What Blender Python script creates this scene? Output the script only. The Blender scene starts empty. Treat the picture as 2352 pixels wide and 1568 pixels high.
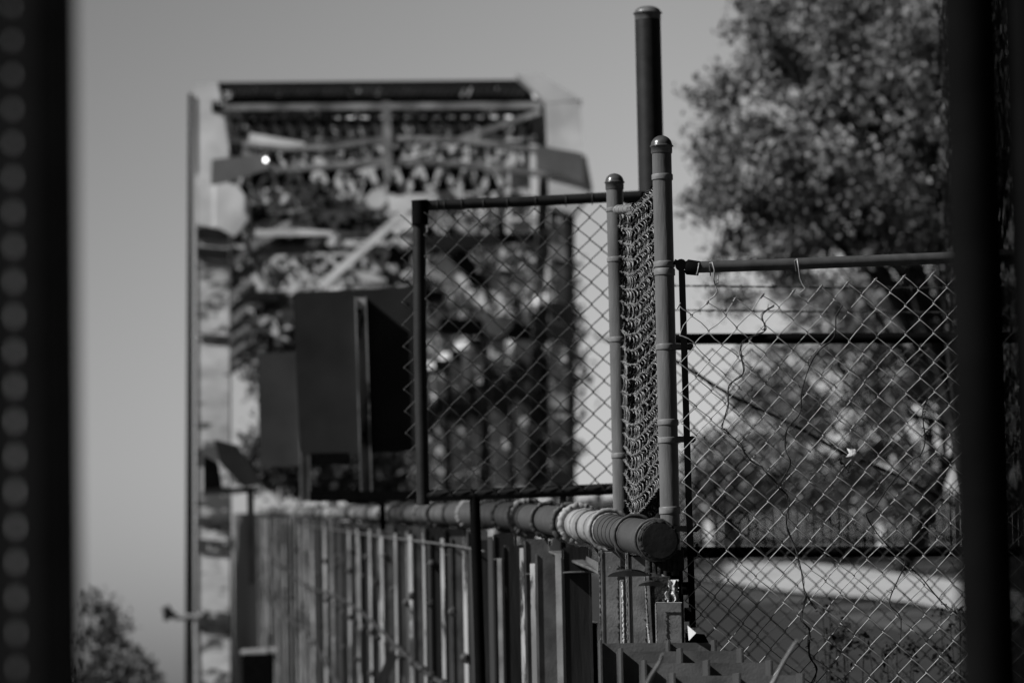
import bpy, math, random
from mathutils import Vector, Matrix, noise
random.seed(7)
R = math.radians
scene = bpy.context.scene
COL = scene.collection
# ---------------------------------------------------------------- camera
FX = 135/36*2352          # focal length in layout units (photo laid out 2352 wide)
EYE = 1.5
CR = Matrix.Rotation(R(90+5.3), 3, 'X') @ Matrix.Rotation(R(-1.1), 3, 'Z')
cam = bpy.data.cameras.new('camera')
cam.lens = 135; cam.sensor_width = 36
cam.clip_start = 0.1; cam.clip_end = 5000
cam.dof.use_dof = True; cam.dof.focus_distance = 9.5; cam.dof.aperture_fstop = 5.9
camo = bpy.data.objects.new('camera', cam)
COL.objects.link(camo)
camo.location = (0, 0, EYE); camo.rotation_euler = CR.to_euler()
scene.camera = camo
# ---------------------------------------------------------------- light
SUN = Vector((-math.sin(R(72))*math.cos(R(39)), -math.cos(R(72))*math.cos(R(39)), math.sin(R(39))))
w = bpy.data.worlds.new('World'); scene.world = w; w.use_nodes = True
nt = w.node_tree; nt.nodes.clear()
sky = nt.nodes.new('ShaderNodeTexSky'); sky.sky_type = 'NISHITA'; sky.sun_disc = False
sky.sun_elevation = R(39); sky.sun_rotation = math.atan2(SUN.x, SUN.y)
sky.air_density = 1.0; sky.dust_density = 2.0
sep = nt.nodes.new('ShaderNodeSeparateColor')     # red-weighted black and white, like a filter on film
m1 = nt.nodes.new('ShaderNodeMath'); m1.operation = 'MULTIPLY_ADD'; m1.inputs[1].default_value = 0.85
m2 = nt.nodes.new('ShaderNodeMath'); m2.operation = 'MULTIPLY'; m2.inputs[1].default_value = 0.15
bg = nt.nodes.new('ShaderNodeBackground'); bg.inputs['Strength'].default_value = 0.14
wo = nt.nodes.new('ShaderNodeOutputWorld')
nt.links.new(sky.outputs[0], sep.inputs[0])
nt.links.new(sep.outputs[0], m1.inputs[0]); nt.links.new(sep.outputs[1], m2.inputs[0]); nt.links.new(m2.outputs[0], m1.inputs[2])
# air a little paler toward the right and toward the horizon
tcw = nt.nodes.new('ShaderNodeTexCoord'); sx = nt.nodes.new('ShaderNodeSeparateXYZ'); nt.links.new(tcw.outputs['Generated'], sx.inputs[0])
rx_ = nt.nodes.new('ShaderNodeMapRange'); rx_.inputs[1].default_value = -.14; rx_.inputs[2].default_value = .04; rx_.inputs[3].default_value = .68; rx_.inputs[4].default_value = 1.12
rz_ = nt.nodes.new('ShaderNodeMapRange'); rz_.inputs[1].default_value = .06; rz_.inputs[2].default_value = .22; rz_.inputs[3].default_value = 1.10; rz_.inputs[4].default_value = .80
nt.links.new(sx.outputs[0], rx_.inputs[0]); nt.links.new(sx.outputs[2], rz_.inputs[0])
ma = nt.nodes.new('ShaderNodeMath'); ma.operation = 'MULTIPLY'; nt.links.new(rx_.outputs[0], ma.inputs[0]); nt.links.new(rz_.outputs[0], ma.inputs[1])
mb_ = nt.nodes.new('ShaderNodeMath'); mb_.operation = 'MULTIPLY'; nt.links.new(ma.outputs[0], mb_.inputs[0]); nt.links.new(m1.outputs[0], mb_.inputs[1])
# unseen overhead sky darkened to deepen the shade on the metal
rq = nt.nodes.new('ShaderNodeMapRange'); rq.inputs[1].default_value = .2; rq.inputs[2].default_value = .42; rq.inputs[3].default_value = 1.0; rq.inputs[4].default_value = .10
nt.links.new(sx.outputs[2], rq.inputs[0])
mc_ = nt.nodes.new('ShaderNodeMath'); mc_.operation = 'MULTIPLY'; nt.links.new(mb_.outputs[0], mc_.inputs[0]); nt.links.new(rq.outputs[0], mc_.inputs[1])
# unseen sky to the right and behind also darkened, for blacker shaded sides
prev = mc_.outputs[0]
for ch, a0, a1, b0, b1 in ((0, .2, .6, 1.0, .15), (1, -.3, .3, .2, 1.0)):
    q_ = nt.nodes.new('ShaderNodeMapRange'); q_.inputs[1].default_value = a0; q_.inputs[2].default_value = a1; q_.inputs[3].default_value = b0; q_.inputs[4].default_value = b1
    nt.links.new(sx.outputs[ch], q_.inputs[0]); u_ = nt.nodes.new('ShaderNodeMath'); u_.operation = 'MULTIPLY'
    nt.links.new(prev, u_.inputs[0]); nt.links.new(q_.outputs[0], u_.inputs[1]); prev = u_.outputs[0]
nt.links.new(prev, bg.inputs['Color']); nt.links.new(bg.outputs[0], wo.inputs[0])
sl = bpy.data.lights.new('sun', 'SUN'); sl.energy = 5.0; sl.angle = R(0.5); sl.color = (1, 1, 1)
so = bpy.data.objects.new('sun', sl); COL.objects.link(so)
so.rotation_euler = SUN.to_track_quat('Z', 'Y').to_euler()
scene.view_settings.view_transform = 'Standard'; scene.view_settings.look = 'None'
scene.view_settings.exposure = 0.0; scene.view_settings.gamma = 1.0
scene.render.engine = 'CYCLES'
scene.cycles.use_denoising = True

# ---------------------------------------------------------------- helpers
def P(px, py, D):
    """point on the vertical plane y = D seen at layout position px, py"""
    c = Vector(((px-1176)/FX, -(py-783.5)/FX, -1))
    d = CR @ c
    return Vector((0, 0, EYE)) + d*(D/d.y)
def S(px, D): return px/FX*D
def z5(x, y): return ((1550+x/2.613)*.98, (550+y/2.613)*.98)
def z6(x, y): return ((1550+x/2.767)*.98, (1050+y/2.767)*.98)

def mat(name, base, var=.25, scale=8, rough=.6, metal=0, bump=.15, bscale=None, light=None, thr=.6, lscale=20, stretch=None, spec=.25):
    m = bpy.data.materials.new(name); m.use_nodes = True
    t = m.node_tree; b = t.nodes['Principled BSDF']
    N = t.nodes.new
    tc = N('ShaderNodeTexCoord'); src = tc.outputs['Object']
    if stretch:
        mp = N('ShaderNodeMapping'); mp.inputs['Scale'].default_value = stretch
        t.links.new(src, mp.inputs[0]); src = mp.outputs[0]
    n = N('ShaderNodeTexNoise'); n.inputs['Scale'].default_value = scale; n.inputs['Detail'].default_value = 6
    t.links.new(src, n.inputs['Vector'])
    r = N('ShaderNodeValToRGB')
    lo, hi = base*(1-var), base*(1+var)
    r.color_ramp.elements[0].position = .35; r.color_ramp.elements[0].color = (lo, lo, lo, 1)
    r.color_ramp.elements[1].position = .65; r.color_ramp.elements[1].color = (hi, hi, hi, 1)
    t.links.new(n.outputs['Fac'], r.inputs[0]); out = r.outputs[0]
    if light is not None:
        n2 = N('ShaderNodeTexNoise'); n2.inputs['Scale'].default_value = lscale; n2.inputs['Detail'].default_value = 8; n2.inputs['Roughness'].default_value = .7
        t.links.new(src, n2.inputs['Vector'])
        r2 = N('ShaderNodeValToRGB'); r2.color_ramp.elements[0].position = thr; r2.color_ramp.elements[1].position = thr+.03
        t.links.new(n2.outputs['Fac'], r2.inputs[0])
        mx = N('ShaderNodeMixRGB'); mx.inputs['Color2'].default_value = (light, light, light, 1)
        t.links.new(r2.outputs[0], mx.inputs['Fac']); t.links.new(out, mx.inputs['Color1']); out = mx.outputs[0]
    t.links.new(out, b.inputs['Base Color'])
    b.inputs['Roughness'].default_value = rough; b.inputs['Metallic'].default_value = metal
    b.inputs['Specular IOR Level'].default_value = spec
    if bump:
        n3 = N('ShaderNodeTexNoise'); n3.inputs['Scale'].default_value = bscale or scale*5; n3.inputs['Detail'].default_value = 8
        t.links.new(src, n3.inputs['Vector'])
        bp = N('ShaderNodeBump'); bp.inputs['Strength'].default_value = bump; bp.inputs['Distance'].default_value = .01
        hsrc = n3.outputs['Fac']
        if light is not None:
            ad = N('ShaderNodeMath'); ad.operation = 'SUBTRACT'
            t.links.new(n3.outputs['Fac'], ad.inputs[0]); t.links.new(r2.outputs[0], ad.inputs[1]); hsrc = ad.outputs[0]
        t.links.new(hsrc, bp.inputs['Height']); t.links.new(bp.outputs[0], b.inputs['Normal'])
    return m

class MB:
    def __init__(s): s.v = []; s.f = []; s.sm = []
    def face(s, idx, sm=False): s.f.append(idx); s.sm.append(sm)
    def quad(s, a, b, c, d, sm=False):
        i = len(s.v); s.v += [Vector(a), Vector(b), Vector(c), Vector(d)]; s.face((i, i+1, i+2, i+3), sm)
    def prism(s, pts, vec):
        """closed polygon extruded along vec"""
        i = len(s.v); n = len(pts); vec = Vector(vec)
        s.v += [Vector(p) for p in pts] + [Vector(p)+vec for p in pts]
        s.face(tuple(range(i, i+n))); s.face(tuple(range(i+2*n-1, i+n-1, -1)))
        for k in range(n): s.face((i+k, i+n+k, i+n+(k+1) % n, i+(k+1) % n))
    def beam(s, a, b, w, d, up=Vector((0, 1, 0))):
        """box bar from a to b: w across, d along 'up' direction"""
        a = Vector(a); b = Vector(b); t = (b-a).normalized(); up = Vector(up)
        u = (up - t*up.dot(t)).normalized(); v = t.cross(u)
        c = [a+u*d/2*i+v*w/2*j for i, j in ((1, 1), (1, -1), (-1, -1), (-1, 1))]
        s.prism(c, b-a)
    def box(s, x0, x1, y0, y1, z0, z1):
        s.prism([(x0, y0, z0), (x1, y0, z0), (x1, y1, z0), (x0, y1, z0)], (0, 0, z1-z0))
    def tube(s, pts, r, n=8, caps=True):
        pts = [Vector(p) for p in pts]; m = len(pts); rr = r if hasattr(r, '__len__') else [r]*m
        t0 = (pts[1]-pts[0]).normalized(); u = t0.orthogonal().normalized(); base = len(s.v)
        for k in range(m):
            t = ((pts[min(k+1, m-1)]-pts[k-1 if k else 0])).normalized()
            u = (u - t*u.dot(t)).normalized(); v = t.cross(u)
            for j in range(n):
                a = 2*math.pi*j/n; s.v.append(pts[k]+(u*math.cos(a)+v*math.sin(a))*rr[k])
        for k in range(m-1):
            for j in range(n):
                a = base+k*n+j; b = base+k*n+(j+1) % n
                s.face((a, b, b+n, a+n), True)
        if caps:
            for q0, rv in ((base, True), (base+(m-1)*n, False)):
                e = len(s.v); s.v += [s.v[q0+j].copy() for j in range(n)]
                s.face(tuple(range(e+n-1, e-1, -1)) if rv else tuple(range(e, e+n)))
    def ring(s, c, axis, R1, r, n=32, m=8, wob=0, arc=(0, 1), drop=0):
        axis = Vector(axis).normalized(); u = axis.orthogonal().normalized(); v = axis.cross(u)
        pts = []
        full = arc == (0, 1)
        for k in range(n+1):
            a = 2*math.pi*(arc[0]+(arc[1]-arc[0])*k/n)
            q = R1*(1+wob*math.sin(3*a+c[0]*40))
            pts.append(Vector(c)+(u*math.cos(a)+v*math.sin(a))*q+axis*drop*k/n)
        s.tube(pts, r, m, caps=not full)
    def build(s, name, m, parent=None, bevel=0):
        o0 = parent
        off = Vector((0, 0, 0)); q = parent
        while q is not None: off += q.location; q = q.parent
        me = bpy.data.meshes.new(name)
        me.from_pydata([v-off for v in s.v], [], s.f)
        me.polygons.foreach_set('use_smooth', s.sm); me.materials.append(m); me.update()
        ob = bpy.data.objects.new(name, me); COL.objects.link(ob)
        if parent is not None: ob.parent = parent
        if bevel:
            md = ob.modifiers.new('bevel', 'BEVEL'); md.width = bevel; md.segments = 2
        return ob

def tag(o, label, cat, group=None, kind=None):
    if label: o['label'] = label
    if cat: o['category'] = cat
    if group: o['group'] = group
    if kind: o['kind'] = kind
    return o
def thing(name, label, cat, loc, group=None):
    o = bpy.data.objects.new(name, None); COL.objects.link(o); o.empty_display_size = .2
    o.location = loc; return tag(o, label, cat, group)

# ---------------------------------------------------------------- materials
M_post = mat('green_grey_post_paint', .125, .3, 30, .36, 0, .12, 200, light=.16, thr=.66, lscale=70, stretch=(1, 1, .15), spec=.45)
M_band = mat('galvanised_band', .19, .2, 60, .45, 0, .05)
M_cap = mat('dull_aluminium_cap', .13, .2, 60, .28, .5, .03)
M_dark = mat('black_steel_pipe', .014, .3, 20, .5, 0, .05, light=.05, thr=.72, lscale=60, spec=.3)
M_rail = mat('weathered_rail_pipe', .07, .25, 25, .42, 0, .05, light=.35, thr=.70, lscale=45)
M_wire = mat('galvanised_wire', .29, .3, 60, .4, .05, 0, spec=.5)
M_wired = mat('dull_galvanised_wire', .045, .25, 40, .5, .1, 0)
M_black = mat('black_steel_and_shade', .004, .3, 12, .75, 0, .05, spec=.03)  # shade on the near edge posts is put into this black; also dark steel
M_rust = mat('blistered_dark_rust', .022, .5, 60, .7, 0, .6, 90, light=.10, thr=.66, lscale=90)
M_endcap = mat('dark_end_plate', .016, .35, 18, .55, 0, .25, 30)
M_pipe = mat('grey_pipe_paint', .062, .15, 30, .5, 0, .12, 160, light=.35, thr=.69, lscale=70)
M_pipel = mat('pale_pipe_paint', .27, .25, 14, .5, 0, .15, 80, light=.05, thr=.66, lscale=26)
M_balA = mat('blistered_steel_paint', .12, .35, 12, .4, 0, .1, 150, light=.24, thr=.67, lscale=60, spec=.4)
M_balB = mat('peeling_steel_paint', .09, .6, 9, .45, 0, .3, 60, light=.42, thr=.60, lscale=14, stretch=(1, 1, .15))
M_balD = mat('dark_steel_paint', .03, .4, 9, .5, 0, .2, 60, light=.2, thr=.66, lscale=14, stretch=(1, 1, .15))
M_brk = mat('bracket_grey_paint', .16, .15, 2, .6, 0, .1)
M_mottle = mat('broken_highlight_truss_paint', .05, .6, 3, .6, 0, .2, 6, light=.8, thr=.5, lscale=4.5)  # pale patches painted as broken highlights on dark lattice
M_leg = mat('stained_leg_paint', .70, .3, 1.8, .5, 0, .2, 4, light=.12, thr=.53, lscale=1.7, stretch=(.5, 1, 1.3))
M_pipem = mat('blotched_pipe_paint', .20, .5, 5, .5, 0, .2, 30, light=.03, thr=.50, lscale=4)
M_lifted = mat('lifted_dark_tube', .014, .2, 12, .8, 0, 0, spec=.03)  # tone lifted to paint in the blurred light between the holes
M_plate = mat('peeling_plate_paint', .18, .35, 14, .42, 0, .13, 150, light=.5, thr=.68, lscale=30)
M_lip = mat('pale_lit_worn_edge', .27, .5, 14, .5, 0, .2, 40, light=.03, thr=.54, lscale=12, stretch=(1, 1, .2))  # pale tone puts sunlit edges into the colour, over peeling paint
M_bright = mat('bare_primer', .5, .3, 60, .6, 0, .6, 60)
M_bridge = mat('bridge_grey_paint', .76, .22, 1.3, .5, 0, .2, 4)
M_bridgem = mat('bridge_mid_paint', .26, .5, 2.4, .6, 0, .2, 4)
M_bridged = mat('bridge_shade_patch_paint', .06, .5, 2.6, .7, 0, .2, 6, light=.7, thr=.57, lscale=3.2)  # dark base paints in truss shade, pale patches the lit spots
M_bridgek = mat('bridge_shade_dark_paint', .012, .4, 2, .8, 0, .2, 6, spec=.2)  # shade on and inside the portal put into a near-black paint
M_girder = mat('girder_streaked_paint', .05, .6, 1.6, .6, 0, .3, 8, light=.30, thr=.57, lscale=2.2, stretch=(1, 1, .12))
M_sign = mat('raw_sign_back', .020, .35, 3, .55, 0, .03)
M_leaf = mat('foliage', .18, .6, 3, .55, 0, 0)
M_leafd = mat('dark_foliage', .12, .5, 2, .6, 0, 0)
M_bark = mat('bark', .03, .4, 12, .9, 0, .5)
M_ground = mat('grassy_slope', .024, .6, .7, .95, 0, 0, 12, light=.085, thr=.50, lscale=1.4, stretch=(.25, 1, 1))
M_road = mat('pale_concrete_path', .40, .15, .8, .9, 0, 0)
M_board = mat('weathered_boards', .05, .5, 1.4, .85, 0, 0, 12, stretch=(1, 1, .15))
M_conc = mat('concrete', .2, .25, 4, .9, 0, .4, 30)
M_vine = mat('dry_vine', .02, .4, 40, .8, 0, .2)
M_dry = mat('dry_leaf', .5, .3, 90, .7, 0, .4, 120)
M_white = mat('white_plate', .6, .1, 20, .6, 0, 0)
M_deck = mat('asphalt', .03, .3, 4, .95, 0, .2)

# ---------------------------------------------------------------- terrain
def interp(x, tb):
    if x <= tb[0][0]: return tb[0][1]
    for (a, b), (c, d) in zip(tb, tb[1:]):
        if x <= c: return b+(d-b)*(x-a)/(c-a)
    return tb[-1][1]
RT = [(0, 0), (14, 0), (36, 1.66), (50, 2.75), (80, 4.35), (200, 6.5), (900, 7)]
LT = [(0, 0), (8, 0), (20, -3.5), (60, -7), (900, -9)]
def TZ(x, y):
    k = (x+2.5-(y-20)*.0)/4.0; k = max(0, min(1, k)); k = k*k*(3-2*k)
    return interp(y, RT)*k + interp(y, LT)*(1-k) + .06*noise.noise((x*.7, y*.3, 0))*min(1, max(0, (y-12)/10))
def PT(px, py):
    d = P(px, py, 1)-Vector((0, 0, EYE)); lo = 12; y = 12
    while y < 400:
        q = Vector((0, 0, EYE))+d*y
        if q.z <= TZ(q.x, q.y): break
        y += .25
    return Vector((0, 0, EYE))+d*y
g = MB()
xs = [-600, -250, -120, -60, -30, -15]+[i*.5-8 for i in range(0, 60)]+[24, 30, 45, 80, 150, 300, 600]
ys = [-60, -20, -5]+[i*1.0 for i in range(0, 100)]+[110, 125, 150, 200, 300, 500, 900]
for y in ys:
    for x in xs: g.v.append(Vector((x, y, TZ(x, y))))
nx = len(xs)
for j in range(len(ys)-1):
    for i in range(nx-1): g.face((j*nx+i, j*nx+i+1, (j+1)*nx+i+1, (j+1)*nx+i), True)
tag(g.build('ground', M_ground), None, None, kind='structure')
# pale path curving over the slope
top = [(1380, 1272), (1480, 1274), (1590, 1277), (1731, 1280), (1838, 1295), (1980, 1312), (2192, 1341), (2420, 1385), (2600, 1430)]
bot = [(1380, 1300), (1480, 1312), (1590, 1330), (1696, 1348), (1838, 1369), (2015, 1383), (2210, 1411), (2440, 1455), (2640, 1500)]
g = MB(); rows = []
N = 40
def pl(tb, t):
    x = tb[0][0]+(tb[-1][0]-tb[0][0])*t; return x, interp(x, tb)
for k in range(N+1):
    a = pl(top, k/N); b = pl(bot, k/N); A = PT(*a); B = PT(*b)
    for j in range(9):
        q = A.lerp(B, j/8); g.v.append(Vector((q.x, q.y, TZ(q.x, q.y)+.05)))
for k in range(N):
    for j in range(8): g.face((k*9+j, k*9+j+1, (k+1)*9+j+1, (k+1)*9+j), True)
tag(g.build('path', M_road), None, None, kind='structure')

# ---------------------------------------------------------------- board fence far behind
FD = 84
fb = P(1990, 1290, FD)
t = thing('board_fence', 'weathered upright board fence running along the far side of the pale path', 'fence', (fb.x, FD, TZ(fb.x, FD)))
g = MB(); x = -1.0
while x < 14:
    wd = .14+random.random()*.03; z = TZ(x, FD); h = 1.42+random.uniform(-.05, .05)+(.12 if random.random() < .2 else 0)
    if random.random() > .05: g.box(x, x+wd, FD-.02+random.uniform(0, .012), FD+.012, z-.1, z+h)
    x += wd+.02
g.build('board_panel', M_board, t)
g = MB(); zz = TZ(5, FD)
g.box(-1, 14, FD+.02, FD+.08, zz+.3, zz+.4); g.box(-1, 14, FD+.02, FD+.08, zz+1.1, zz+1.2); g.build('fence_rail', M_board, t)

# ---------------------------------------------------------------- trees
def leaves(g, c, n, sp, s):
    for _ in range(n):
        p = c+Vector((random.gauss(0, sp), random.gauss(0, sp), random.gauss(0, sp*.8)))
        a = Vector((random.gauss(0, 1), random.gauss(0, 1), random.gauss(0, 1))).normalized()
        b = a.cross(Vector((random.gauss(0, 1), random.gauss(0, 1), random.gauss(0, 1)))).normalized()
        k = s*random.uniform(.6, 1.3)
        g.quad(p-a*k, p-b*k*.45, p+a*k, p+b*k*.45)
def tree(name, label, D, root_px, blobs, nclump, nleaf, s, sp, mleaf, group=None, lean=0, limbs=14, r0=.16, depth=1.0, cat='tree', gap=0):
    c0 = P(root_px, 1500, D); base = Vector((c0.x, D, TZ(c0.x, D)-.1))
    t = thing(name, label, cat, base, group)
    cs = []
    tot = sum(b[2]*b[3] for b in blobs)
    lg = MB(); tg = MB()
    for (bx, by, rx, ry) in blobs:
        n = max(1, int(nclump*rx*ry/tot))
        for _ in range(n):
            while True:
                u, v, q = (random.uniform(-1, 1) for _ in range(3))
                d2 = u*u+v*v+q*q
                if d2 < 1 and random.random() < .25+.6*d2: break
            if random.random() < .16:
                k_ = random.uniform(1.0, 1.22); u *= k_; v *= k_
            w_ = P(bx+u*rx, by+v*ry, D); w_.y += q*S(rx, D)*depth
            if gap and noise.noise((w_.x*gap, w_.y*gap*.8, w_.z*gap)) < -.08: continue
            cs.append(w_); leaves(lg, w_, nleaf, sp*random.uniform(.6, 1.3), s)
    # trunk and limbs
    bx, by, rx, ry = max(blobs, key=lambda b: b[2]*b[3])
    top = P(bx, by-ry*.3, D)
    pts = [base.lerp(top, k/6)+Vector((math.sin(k*1.7)*.12*r0*6, math.cos(k*2.1)*.1*r0*6, 0))*(0 < k < 6) for k in range(7)]
    tg.tube(pts, [r0*(1-.13*k) for k in range(7)], 10)
    for c in random.sample(cs, min(limbs, len(cs))):
        k = random.randint(2, 5); a = pts[k]
        mid = a.lerp(c, .5)+Vector((random.uniform(-.2, .2), random.uniform(-.2, .2), .15))*r0*4
        tg.tube([a, mid, c], [r0*.35, r0*.2, r0*.05], 6)
    tg.build('trunk', M_bark, t); lg.build('crown', mleaf, t)
    return t
tree('broadleaf_tree', 'big leafy tree filling the sky at upper right above the wire fence', 46, 2255,
     [(2120, 260, 400, 330), (2060, 80, 330, 200), (1900, 480, 240, 150), (1800, 400, 210, 110), (2250, 500, 220, 260), (1850, 60, 180, 110), (1760, 560, 130, 60), (1690, 330, 110, 60), (1700, 470, 110, 70), (1740, 160, 100, 60), (1720, 610, 110, 60), (1690, 670, 60, 50), (1640, 230, 70, 30)],
     3000, 40, .046, .10, M_leaf, limbs=70, r0=.16, gap=1.9)
tree('background_tree', 'bushy tree beyond the fence whose crown sits low behind the barbed wires at right', 62, 2050,
     [(2080, 790, 170, 140), (2000, 715, 210, 80), (1850, 690, 90, 50), (1900, 930, 200, 160), (1780, 900, 90, 120), (1990, 1080, 160, 80), (2330, 900, 160, 260), (2000, 1150, 130, 40)],
     1000, 34, .075, .15, M_leaf, group='trees behind the board fence', limbs=24, gap=1.4)
tree('background_tree', 'rounded low bush rising above the board fence just right of the corner post', 70, 1680,
     [(1700, 1080, 130, 90), (1620, 1120, 60, 60), (1880, 1110, 120, 60)],
     260, 30, .075, .15, M_leaf, group='trees behind the board fence', limbs=10)
tree('background_tree', 'dark tree seen through the chain link panel behind the bridge portal', 112, 1180,
     [(1180, 830, 140, 300), (1120, 1050, 190, 110), (1230, 650, 70, 120)],
     620, 26, .16, .27, M_leafd, group='trees beyond the bridge', limbs=12, r0=.3)
tree('background_tree', 'dark tree inside the bridge opening behind the two sign backs', 118, 820,
     [(820, 1010, 230, 130), (700, 1070, 160, 60), (640, 860, 60, 70), (620, 745, 80, 50), (900, 760, 120, 80)],
     620, 26, .16, .27, M_leafd, group='trees beyond the bridge', limbs=12, r0=.3)
tree('riverside_tree', 'small spiky tree at lower left with its tip beside the dark post', 86, 215,
     [(215, 1500, 55, 130), (262, 1490, 45, 110), (200, 1600, 120, 90), (225, 1420, 16, 60), (258, 1415, 12, 50)],
     150, 26, .08, .12, M_leafd, group='small trees at lower left', limbs=8)
tree('riverside_tree', 'lowest small tree at lower left standing right of the spiky one', 92, 320,
     [(322, 1545, 32, 60), (340, 1600, 60, 60), (285, 1600, 50, 50)],
     70, 26, .08, .12, M_leafd, group='small trees at lower left', limbs=6)

# ---------------------------------------------------------------- truss bridge
BD = 70.0
def BR(u, v, D, D0=BD):
    """u across in metres from the left truss, v up in metres from the rail line"""
    x = P(480, 1168, D0).x-.0812*(D-D0)+u
    z = P(460+20*D0/D, 1168, D).z+v
    return Vector((x, D, z))
WB = S(830, BD)
def FP(px, py, dd=0):       # a point drawn on the portal plane, pushed back dd metres
    q = P(px, py, BD); q.y += dd; return q
base = BR(WB/2, -1.07, BD); base.z = TZ(base.x, BD)
bridge = thing('truss_bridge', 'old riveted steel truss bridge with an arched portal, out of focus behind the fences', 'bridge', base)
def lattice(g, a, b, w_, d, up=(0, 1, 0), n=None, bar=.09, ch=.14):
    a = Vector(a); b = Vector(b); t_ = (b-a).normalized(); up = Vector(up); u = (up-t_*up.dot(t_)).normalized(); v = t_.cross(u)
    for s_ in (1, -1):
        g.beam(a+v*w_/2*s_, b+v*w_/2*s_, ch, d, up)
    L = (b-a).length; n = n or max(2, int(L/w_))
    for k in range(n):
        p = a.lerp(b, k/n); q = a.lerp(b, (k+1)/n); m_ = a.lerp(b, (k+.5)/n)
        for off in (-d*.42, d*.42):
            g.beam(p+v*w_/2+u*off, m_-v*w_/2+u*off, bar, .02, up); g.beam(m_-v*w_/2+u*(off+.021), q+v*w_/2+u*(off+.021), bar, .02, up)
def part(name, fn, m, par=bridge, **k):
    g = MB(); fn(g); return g.build(name, m, par, **k)
# left end post
def f(g):
    a = [FP(445, 195), FP(500, 190), FP(525, 330), FP(526, 510), FP(450, 510)]
    g.prism(a, (0, .5, 0))
lp = part('end_post', f, M_bridge)
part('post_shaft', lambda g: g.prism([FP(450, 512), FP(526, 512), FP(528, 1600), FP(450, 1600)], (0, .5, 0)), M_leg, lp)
def f(g):
    g.prism([FP(433, 215, -.04), FP(441, 215, -.04), FP(446, 1700, -.04), FP(424, 1700, -.04)], (0, .12, 0))
part('edge_flange', f, M_bridgek, lp)
if 1:
    for k, (y0, y1) in enumerate([(522, 548), (566, 592), (765, 776), (1184, 1200), (1236, 1262), (1400, 1440)]):
        g = MB(); g.prism([FP(452, y0, -.05), FP(526, y0+6, -.05), FP(526, y1+6, -.05), FP(452, y1, -.05)], (0, .045, 0))
        g.build('batten_plate', M_bridgek if k in (0, 1, 7) else M_bridged, lp)
def f(g):
    g.prism([FP(495, 420, -.1), FP(545, 425, -.1), FP(578, 470, -.1), FP(570, 505, -.1), FP(540, 545, -.1), FP(495, 520, -.1)], (0, .05, 0))
part('gusset_plate', f, M_bridge)
def f(g):
    g.prism([FP(455, 400, -.06), FP(500, 420, -.06), FP(500, 525, -.06), FP(455, 515, -.06)], (0, .05, 0))
part('gusset_plate', f, M_bridge)
# right end post, raking outwards
def f(g):
    g.prism([FP(1252, 248, -.5), FP(1330, 242, -.5), FP(1338, 330, -.5), FP(1360, 440, -.5), FP(1318, 500, -.5), FP(1262, 480, -.5)], (0, .9, 0))
rp = part('end_post', f, M_bridge)
def f(g): g.prism([FP(1262, 482), FP(1318, 502), FP(1318, 1600), FP(1262, 1600)], (0, .5, 0))
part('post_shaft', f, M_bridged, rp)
def f(g):
    g.prism([FP(1300, 520, -.08), FP(1320, 480, -.08), FP(1324, 1600, -.08), FP(1306, 1600, -.08)], (0, .025, 0))
part('edge_flange', f, M_bridgek, rp)
for y in (560, 690, 742, 900, 1010, 1075):
    part('batten_plate', lambda g: g.prism([FP(1262, y, -.05), FP(1318, y+10, -.05), FP(1318, y+44, -.05), FP(1262, y+32, -.05)], (0, .045, 0)), M_bridgek if y % 4 else M_bridgem, rp)
# corner slope at upper right
def f(g):
    g.prism([FP(1186, 180, -.5), FP(1240, 180, -.5), FP(1335, 239, -.5), FP(1255, 246, -.5)], (0, .8, 0))
part('corner_plate', f, M_bridge)
# portal girder
def f(g):
    g.prism([FP(500, 189), FP(1186, 183), FP(1245, 236), FP(518, 240)], (0, .4, 0))
pg = part('portal_girder', f, M_bridgek)
def f(g):
    for k in range(46):
        x = 520+k*15
        g.beam(FP(x, 222, -.05), FP(x+7, 202, -.05), .03, .03)
part('lacing', f, M_bridged, pg)
def f(g):
    g.beam(FP(515, 248, -.05), FP(1245, 243, -.05), .11, .1)
    pass
part('bottom_flange', f, M_bridgem, pg)
def f(g): lattice(g, FP(525, 292, .1), FP(1250, 286, .1), .5, .2, n=22, bar=.08, ch=.1)
part('portal_strut', f, M_bridged)
def f(g):
    for i in range(26):
        x = 530+i*28; g.prism([FP(x, 262, .5), FP(x+28, 262, .5), FP(x+28, 322, .5), FP(x, 322, .5)], (0, .03, 0))
part('web_plate', f, M_bridgek)
# arched brace
arc_t = [(560, 335), (640, 345), (760, 343), (900, 322), (1040, 325), (1150, 338), (1250, 352)]
arc_b = [(560, 352), (640, 395), (760, 385), (900, 372), (1040, 380), (1150, 392), (1250, 404)]
def f(g):
    for tb in (arc_t, arc_b):
        for (a, b) in zip(tb, tb[1:]): g.beam(FP(a[0], a[1], -.2), FP(b[0]+2, b[1], -.2), .09, .25)
ab = part('arched_brace', f, M_bridgem)
def f(g):
    for k in range(24):
        x = 590+k*28; a = interp(x, arc_t); b = interp(x, arc_b)
        g.beam(FP(x, a+4, -.2), FP(x+random.uniform(-8, 8), b-4, -.2), random.uniform(.07, .2), .2)
part('web_bars', f, M_mottle, ab)
def f(g):
    g.prism([FP(490, 372, -.35), FP(618, 357, -.35), FP(624, 392, -.35), FP(520, 425, -.35), FP(488, 430, -.35)], (0, .06, 0))
part('bracket_plate', f, M_brk, ab)
def f(g):
    g.prism([FP(1232, 343, -.58), FP(1338, 362, -.58), FP(1340, 432, -.58), FP(1300, 415, -.58), FP(1230, 398, -.58)], (0, .06, 0))
part('bracket_plate', f, M_brk, ab)
def f(g):
    g.beam(FP(888, 240, -.3), FP(894, 425, -.3), .16, .12)
part('hanger', f, M_bridgem)
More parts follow.
